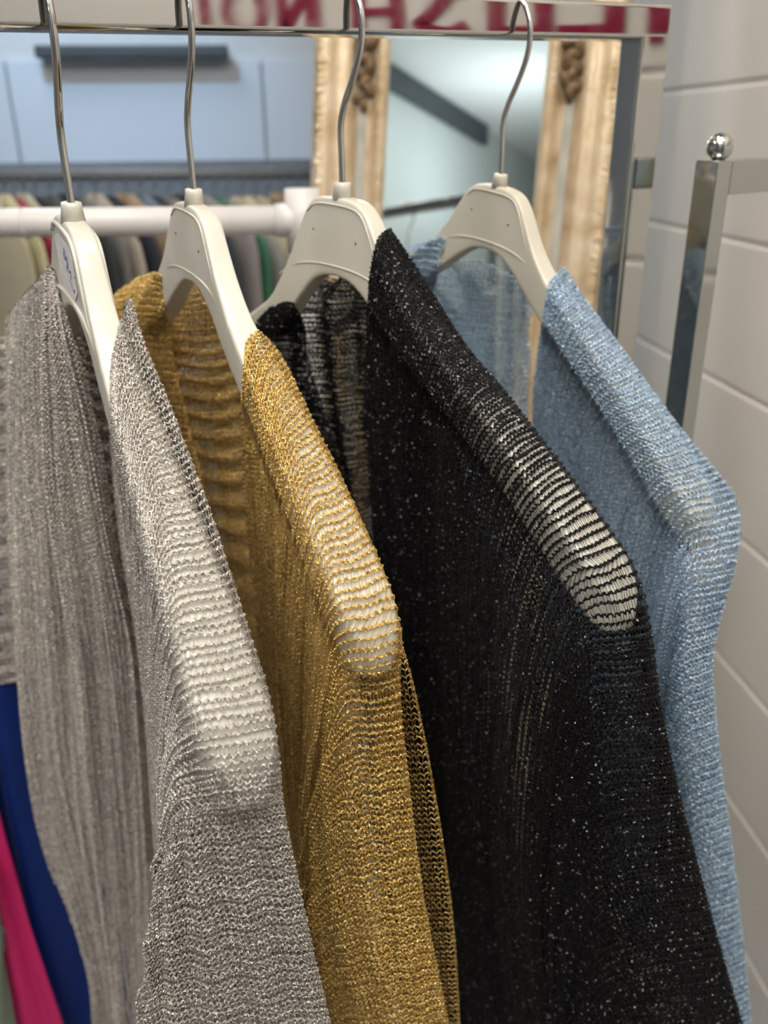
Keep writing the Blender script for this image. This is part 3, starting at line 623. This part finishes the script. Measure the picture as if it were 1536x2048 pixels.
# -- pale blue
rows = [
 [(1128,535),(1112,548),(1097,570),(1088,615),(1078,690),(1066,800),(1070,950),(1090,1200),(1125,1550)],
 [(1175,608),(1152,626),(1126,650),(1110,720),(1100,820),(1098,960),(1110,1160),(1135,1400),(1170,1650)],
 [(1237,690),(1203,710),(1166,735),(1142,810),(1130,920),(1130,1080),(1142,1290),(1165,1500),(1200,1720)],
 [(1300,777),(1263,795),(1210,820),(1180,900),(1166,1020),(1165,1180),(1177,1390),(1198,1590),(1228,1790)],
 [(1360,857),(1318,875),(1260,900),(1222,985),(1205,1110),(1203,1270),(1213,1470),(1230,1660),(1255,1850)],
 [(1420,930),(1378,945),(1310,970),(1265,1060),(1245,1190),(1240,1350),(1248,1540),(1262,1720),(1285,1890)],
 [(1466,990),(1420,1005),(1355,1030),(1310,1120),(1287,1250),(1279,1400),(1284,1590),(1296,1760),(1315,1910)],
 [(1478,1060),(1430,1073),(1373,1093),(1335,1180),(1312,1310),(1305,1450),(1310,1630),(1320,1790),(1338,1930)],
 [(1466,1140),(1424,1150),(1373,1165),(1345,1240),(1325,1370),(1318,1500),(1324,1670),(1334,1820),(1352,1950)],
 [(1438,1240),(1408,1250),(1370,1262),(1345,1320),(1330,1440),(1325,1560),(1333,1710),(1344,1850),(1362,1970)],
 [(1424,1320),(1398,1330),(1364,1345),(1340,1400),(1332,1510),(1332,1620),(1343,1760),(1355,1880),(1372,1990)],
 [(1431,1450),(1406,1460),(1372,1475),(1347,1520),(1340,1610),(1345,1710),(1358,1820),(1370,1920),(1385,2010)],
 [(1450,1600),(1424,1610),(1388,1625),(1362,1665),(1356,1740),(1362,1820),(1376,1900),(1388,1970),(1402,2040)],
 [(1472,1770),(1447,1780),(1410,1795),(1384,1830),(1380,1890),(1388,1950),(1400,2010),(1410,2060),(1424,2100)],
 [(1491,1940),(1468,1950),(1432,1965),(1407,1995),(1403,2040),(1412,2090),(1422,2120),(1432,2150),(1446,2180)],
 [(1508,2110),(1486,2120),(1452,2130),(1428,2155),(1425,2190),(1432,2230),(1442,2260),(1452,2280),(1464,2300)]]
qs = [.605,.59,.57,.55,.525,.50,.475,.455,.44,.435,.432,.432,.432,.432,.432,.432]
dq = [.012,.0,-.002,.006,.014,.022,.03,.036,.04]
bl_front = surface(wrap(rows, qs, dq, (-14, 8, .03)), fold=noisefold(4, .0018, 2.0, .5, 3.2, 5), clamp=[HG[4]], clamp_w=.8)
bl_inner = surface(inner(rows, qs, [v*.5 for v in dq], .022))
bl_in = surface([[(x0-30,y+d,.735),(x0+(x1-x0)*.33,y+d*.6+3,.72),(x0+(x1-x0)*.66,y+d*.3+3,.705),(x1,y,.69)] for y,x0,x1,d in
   ((520,868,962,-12),(548,850,1020,-20),(585,840,1058,-25),(640,850,1060,-20),(720,880,1058,-10),(820,920,1056,0),(950,960,1075,0),(1150,1000,1100,0))])
bl_left = surface([[(x0-20,y+8,.755),(x0,y,.74),(x0+(x1-x0)*.5,y-3,.725),(x1,y,.70),(x1+5,y+6,.705)] for y,x0,x1 in
   ((476,872,888),(505,814,876),(560,805,868),(620,815,866),(700,850,900),(800,900,960))], clamp=[HG[4]], clamp_w=0)
bl_band = surface([[(x0,y,.685),((x0+x1)/2,y,.682),(x1,y,.684)] for y,x0,x1 in ((570,1046,1068),(640,1046,1064),(720,1042,1060),(800,1038,1056),(900,1040,1060))])
P4 = dict(gauge=.0034, rad=.00076, amp=.0009)
cardigan('pale blue shimmering knit cardigan on the rightmost hanger by the chrome post', (1002,348,.60), M_BLUE, M_BLUE_T, [
 ('neck_back', bl_inner, dict(pitch=[.0036]*4, gauge=.0046, rad=.00085, amp=.0013, seed=108, per=6)),
 ('front_panel', bl_front, dict(pitch=[.0020,.0026,.0028,.0028,.0030,.0034,.0042,.0046,.0042,.0034,.0032,.0032,.0032,.0032,.0032,.0032], **P4, seed=41, jit=.16, ply=2)),
 ('neck_back', bl_in, dict(pitch=[.0034]*4, gauge=.0042, rad=.00062, amp=.0010, seed=42, ref=1.5)),
 ('rear_front_panel', bl_left, dict(pitch=[.0026]*4, **P4, seed=43, ref=2.5)),
 ('neck_band', bl_band, dict(pitch=[.0022]*4, gauge=.0030, rad=.0007, amp=.0007, seed=44, ref=1.0))])

# ------------------------------------------------------------------ smooth dresses and a shadow sheet hanging left of the silver cardigan
def dress(rows, mat, label, fold, th=.002):
    S = surface(rows, 10, 10, fold=fold); n, m = S.shape[:2]; N = normals(S)
    V = np.concatenate([S.reshape(-1, 3), (S-N*th).reshape(-1, 3)])
    i = np.arange(n-1)[:, None]*m; j = np.arange(m-1)[None, :]
    Q = np.stack([i+j, i+j+1, i+m+j+1, i+m+j], -1).reshape(-1, 4); Q2 = Q[:, ::-1]+n*m
    rim = []
    for a in range(n-1):
        for b in (0, m-1): rim.append((a*m+b, (a+1)*m+b, (a+1)*m+b+n*m, a*m+b+n*m))
    for b in range(m-1):
        for a in (0, n-1): rim.append((a*m+b, a*m+b+1, a*m+b+1+n*m, a*m+b+n*m))
    me = mesh_np('dress', V, np.concatenate([Q, Q2, np.array(rim)])); o = link('dress', me, mat)
    return tag(o, label, 'dress')
def satin(name, col, rough=.45): return plain(name, col, rough, var=.04, sheen=0.0, spec=.25, bmp=.05, bscale=900, bdist=.0003)
dress([[(-60,y,.66),(x0-14,y,.655),(x0,y,.65),(x0+(x1-x0)*.4,y,.65),(x1,y,.655),(x1+30,y,.67)] for y,x0,x1 in
   ((1150,-60,60),(1370,-40,60),(1480,-10,80),(1600,12,110),(1740,45,160),(1880,72,215),(2000,100,232),(2150,130,250))],
   satin('royal_blue_cloth', (.004, .024, .165)), 'plain royal blue dress hanging behind the lower left of the silver cardigan', lambda s, w: .005*np.sin(w*2.6+s*.5))
dress([[(-120,y,.63),(x0,y,.625),(x0+(x1-x0)*.35,y,.62),(x0+(x1-x0)*.7,y,.622),(x1,y,.63)] for y,x0,x1 in
   ((1300,-160,-70),(1500,-110,-35),(1650,-70,0),(1760,-45,30),(1850,-20,56),(1950,10,90),(2050,32,126),(2160,50,160))],
   satin('hot_pink_cloth', (.62, .025, .16)), 'hot pink dress at the lower left beside the royal blue dress', lambda s, w: .005*np.sin(w*3.1+s*.4))
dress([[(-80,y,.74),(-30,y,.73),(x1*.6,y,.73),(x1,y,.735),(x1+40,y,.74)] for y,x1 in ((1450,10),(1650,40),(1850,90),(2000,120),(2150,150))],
   satin('brown_shadow_sheet', (.07, .05, .04)), 'dark brown sheet standing in for the shadow between the pink and blue dresses', lambda s, w: .004*np.sin(w*3+s*.4))  # shadow between the dresses, made as a dark brown sheet
dress([[(-140,y,.60),(-60,y,.60),(-10,y,.605),(x1,y,.61)] for y,x1 in ((1750,-30),(1880,2),(1960,16),(2050,30),(2160,50))],
   satin('sage_cloth', (.20, .24, .19)), 'sage green dress at the very bottom left edge', lambda s, w: .004*np.sin(w*3+s*.4))

# ------------------------------------------------------------------ white tubular rail behind
wp0, wp1 = atq(-420, 450, 1.0), atq(606, 440, 1.0)
wr_ = empty('clothes_rack', (wp1[0], wp1[1], ZF), 'white painted round tube rail behind the first three hangers', 'clothes rack')
tube_obj('top_rail', [wp0, wp1], .0155, M_WHITE, wr_, 24)
tube_obj('post', [np.array([wp1[0], wp1[1], ZF]), wp1+np.array([0, 0, .030])], .0155, M_WHITE, wr_, 24)
tube_obj('corner_joint', [wp1-np.array([0, 0, .035]), wp1+np.array([0, 0, .033])], .0190, M_WHITE, wr_, 24)
u = (wp0-wp1)/np.linalg.norm(wp0-wp1)
tube_obj('corner_sleeve', [wp1, wp1+u*.03], .0180, M_WHITE, wr_, 24)
jp = atq(52, 446, 1.0); tube_obj('joint_ring', [jp-u*.002, jp+u*.002], .0163, M_WHITE, wr_, 24)
tube_obj('post', [np.array([wp0[0], wp0[1], ZF]), wp0], .0155, M_WHITE, wr_, 24)

# ------------------------------------------------------------------ far rack of clothes
QF = 1.75
far = [(-30,(.55,.50,.36)),(6,(.62,.57,.36)),(26,(.35,.05,.08)),(44,(.52,.48,.36)),(68,(.02,.02,.025)),(98,(.10,.11,.10)),(128,(.05,.055,.06)),
 (158,(.20,.19,.18)),(188,(.45,.40,.33)),(218,(.04,.04,.05)),(248,(.40,.28,.18)),(278,(.16,.20,.26)),(306,(.05,.05,.06)),(336,(.30,.26,.22)),(366,(.05,.06,.07)),(396,(.28,.25,.25)),
 (424,(.05,.16,.09)),(452,(.30,.30,.28)),(482,(.55,.49,.36)),(508,(.42,.36,.26)),(534,(.05,.05,.06)),(562,(.42,.28,.17)),(590,(.22,.21,.20)),(618,(.10,.11,.12)),(648,(.30,.28,.26)),(676,(.08,.08,.09))]
ra, rb = atq(-140, 352, QF), atq(712, 344, QF)
M_FRAIL = plain('grey_rail_paint', (.16, .18, .21), .5)
fr = empty('clothes_rack', (rb[0], rb[1], ZF), 'dark metal rail full of clothes in front of the pale back wall', 'clothes rack')
tube_obj('top_rail', [ra, rb], .012, M_FRAIL, fr, 16)
for e in (ra, rb): tube_obj('post', [np.array([e[0], e[1], ZF]), e], .012, M_DARK, fr, 16)
names = ['cream', 'pale yellow', 'dark red', 'beige', 'black', 'charcoal', 'slate', 'grey brown', 'oatmeal', 'near black', 'tan', 'steel blue', 'ink black', 'taupe', 'dark teal', 'mauve grey', 'bottle green', 'stone grey', 'pale cream', 'straw', 'jet black', 'caramel', 'mid grey', 'dark slate', 'warm grey', 'soft black']
for i, (px, col) in enumerate(far):
    c = atq(px, 364+random.uniform(0, 14), QF); rr = random.Random(i)
    yaw = math.radians(rr.uniform(30, 33)); A = Vector((math.sin(yaw), -math.cos(yaw), 0)); B = Vector((math.cos(yaw), math.sin(yaw), 0))
    L = rr.uniform(.75, 1.0); V = []; nz, na = 26, 36
    for a in range(nz):
        t = a/(nz-1); sh = min(1, t/.10); z = c[2]-.02-L*t
        ww = .035+.165*(1-(1-sh)**1.6)*(1+.12*t) if t < .10 else .20*(1+.10*t); bb = .003+.005*sh+.002*t
        for k in range(na):
            an = 2*PI*k/na; f = 1+.28*math.sin(an*5+i+t*1.5)*min(1, t*3)
            p = Vector((c[0], c[1], z))+A*(ww*math.cos(an))+B*(bb*f*math.sin(an))
            V.append(p[:])
    ii = np.arange(nz-1)[:, None]*na; jj = np.arange(na)[None, :]; j2 = (jj+1) % na
    me = mesh_np('hanging_garment', V, np.stack([ii+jj, ii+na+jj, ii+na+j2, ii+j2], -1).reshape(-1, 4))
    bm = bmesh.new(); bm.from_mesh(me); bmesh.ops.holes_fill(bm, edges=[e for e in bm.edges if e.is_boundary], sides=0); bm.to_mesh(me); bm.free(); me.shade_smooth()
    o = link('hanging_garment', me, satin('cloth_%s' % names[i].replace(' ', '_'), col, .7))
    pos = 'left of the first hanger' if px < 130 else 'between the first and second hangers' if px < 390 else 'between the second and third hangers'
    tag(o, '%s garment on the dark rail, %s' % (names[i], pos), 'garment', 'clothes on the far dark rail')
    h = Vector((c[0], c[1], c[2])); zr = ra[2]+(rb[2]-ra[2])*(c[0]-ra[0])/(rb[0]-ra[0])
    pts = [h+Vector((0, 0, -.03)), h+Vector((0, 0, .0)), Vector((c[0], c[1], zr-.02))+A*.012, Vector((c[0], c[1], zr))+A*.0155, Vector((c[0], c[1], zr+.0155)), Vector((c[0], c[1], zr+.002))-A*.0155]
    hk = tube_obj('garment_hook', [p[:] for p in pts], .0015, M_FRAIL, o, 6, 4)

# ------------------------------------------------------------------ tall gilt mirror leaning in the corner
MY, MT, MR = math.radians(-10), math.radians(8), math.radians(-3.2)
mn = np.array([math.sin(MY)*math.cos(MT), -math.cos(MY)*math.cos(MT), math.sin(MT)])
mr = np.array([math.cos(MY), math.sin(MY), 0.0]); mu = np.cross(mn, mr); mu = -mu if mu[2] < 0 else mu
mr, mu = mr*math.cos(MR)+mu*math.sin(MR)*0+mu*0+mr*0 - mu*math.sin(MR)*-1*0 if False else (mr*math.cos(MR)+mu*math.sin(MR)), (mu*math.cos(MR)-mr*math.sin(MR))
mc = atq(938, 200, 1.36)
def mpl(px, py): r = ray(px, py); P = r*((mc@mn)/(r@mn))-mc; return P@mr, P@mu
xl = (mpl(781, 85)[0]+mpl(756, 400)[0])/2; xr = (mpl(1104, 100)[0]+mpl(1075, 380)[0])/2
yt = .30; foot = None
ybm = -(mc[2]-ZF-.11)/mu[2]
def M3(a, b, c): return mc+mr*a+mu*b+mn*c
mir = empty('leaning_mirror', M3((xl+xr)/2, ybm, 0), 'tall mirror in a worn gilt frame leaning between the rack and white wall', 'mirror')
m_gl, nt, b = mat_new('mirror_glass'); setp(b, col=(.80, .88, .88), rough=.015, metal=1.0)
bm = bmesh.new(); add_box(bm, M3((xl+xr)/2, (yt+ybm)/2, -.003), mr*(xr-xl)/2, mu*(yt-ybm)/2, mn*.002); bm_obj('glass', bm, m_gl, mir)
def gilt():
    m, nt, b = mat_new('worn_gilt'); setp(b, rough=.42, metal=.45)
    n = tex(nt, 'ShaderNodeTexNoise', 22, Detail=5.0); r = ramp(nt, n.outputs['Fac'], [(.28, (.42, .30, .17)), (.44, (.62, .48, .31)), (.62, (.74, .61, .44)), (.75, (.78, .71, .60))])
    nt.links.new(r.outputs[0], b.inputs['Base Color']); n2 = tex(nt, 'ShaderNodeTexNoise', 160); bump(nt, b, n2.outputs['Fac'], .5, .002); return m
M_GILT = gilt(); M_GREY = plain('frame_grey_gesso', (.42, .41, .36), .5, var=.15); M_PAT = plain('dark_patina', (.16, .10, .05), .5, .3, var=.3, scale=80)
prof = [(-.004, -.004), (-.004, .010), (.004, .018), (.012, .016), (.017, .009), (.024, .006), (.040, .007), (.045, .014), (.052, .024), (.060, .027), (.070, .024), (.076, .030), (.086, .036), (.096, .034), (.102, .024), (.104, .0), (.104, -.02), (-.004, -.02)]
def rail_profile(name, corners_in, side, mat):
    pass
cor = [(xl, ybm), (xr, ybm), (xr, yt), (xl, yt)]; dirs = [(-1, -1), (1, -1), (1, 1), (-1, 1)]
for k, nm in enumerate(('bottom_frame', 'right_frame', 'top_frame', 'left_frame')):
    a, b2 = cor[k], cor[(k+1) % 4]; da, db = dirs[k], dirs[(k+1) % 4]
    bm = bmesh.new(); va = [bm.verts.new(M3(a[0]+da[0]*o, a[1]+da[1]*o, h)) for o, h in prof]; vb = [bm.verts.new(M3(b2[0]+db[0]*o, b2[1]+db[1]*o, h)) for o, h in prof]
    for i in range(len(prof)): j = (i+1) % len(prof); bm.faces.new((va[i], va[j], vb[j], vb[i]))
    o = bm_obj(nm, bm, M_GILT, mir); o.data.shade_smooth(); o.data.shade_auto_smooth if False else None
    # carved beads and leaves run along the inner and outer edges
    if k in (1, 3):
        sx = 1 if k == 1 else -1; xe = xr if k == 1 else xl
        for (off, hgt, rad, stp, nm2) in ((.006, .017, .0040, .0075, 'inner_beading'), (.090, .033, .0065, .0095, 'outer_carving')):
            bmb = bmesh.new(); y = -.75
            while y < yt:
                r_ = rad*random.uniform(.75, 1.15)
                mt = Matrix.Translation(M3(xe+sx*(off+random.uniform(-.001, .001)), y, hgt)) @ Matrix.Rotation(random.uniform(-.6, .6), 4, 'Y') @ Matrix.Diagonal((1, .7, 1.25, 1))
                bmesh.ops.create_icosphere(bmb, subdivisions=2, radius=r_, matrix=mt); y += stp*random.uniform(.8, 1.1)
            ob = bm_obj(nm2, bmb, M_GILT, mir, smooth=True); ob['kind'] = 'stuff'
        bmg = bmesh.new(); add_box(bmg, M3(xe+sx*.032, (yt+ybm)/2, .0085), mr*.007, mu*(yt-ybm)/2, mn*.0012); bm_obj('grey_channel', bmg, M_GREY, mir)
        bml = bmesh.new()
        yb0 = mpl(725, 215)[1] if k == 3 else mpl(1130, 190)[1]; yb1 = mpl(725, 70)[1] if k == 3 else mpl(1130, 85)[1]
        for q in range(15 if k == 3 else 10):
            t = q/14.0; y = yb0+(yb1-yb0+.05)*t; s_ = .016*(.5+.5*t) if k == 3 else .011
            mt = Matrix.Translation(M3(xe+sx*(.030+.008*math.sin(q*2.1)), y, .016)) @ Matrix.Rotation(q*1.3, 4, 'Y') @ Matrix.Diagonal((.75, .5, 1.25, 1))
            bmesh.ops.create_icosphere(bml, subdivisions=2, radius=s_, matrix=mt)
        bm_obj('carved_leaf_ornament', bml, M_PAT, mir, smooth=True)
# partition wall with a dark trim behind the camera, seen only in the mirror
pa, pb = np.array([-.51, -1.82, 0]), np.array([.12, -3.72, 0]); pd = (pb-pa)/np.linalg.norm(pb-pa); pn = np.array([-pd[1], pd[0], 0])
if pn[0] > 0: pn = -pn
bm = bmesh.new(); mid = pa+pd*(1.2-.3)+pn*.05; mid[2] = (ZC+ZF)/2; add_box(bm, mid, pd*1.75, pn*.05, (0, 0, (ZC-ZF)/2-.001))
struct(bm_obj('wall_partition', bm, plain('teal_grey_paint', (.42, .455, .455), .6, var=.03)))
bm = bmesh.new(); c = pa+pd*.30-pn*.02; c[2] = ZC-.06; add_box(bm, c, pd*.75, pn*.02, (0, 0, .055)); o = bm_obj('ceiling_track', bm, M_DARK); tag(o, 'black track under the ceiling seen slanting across the gilt mirror', 'ceiling track')
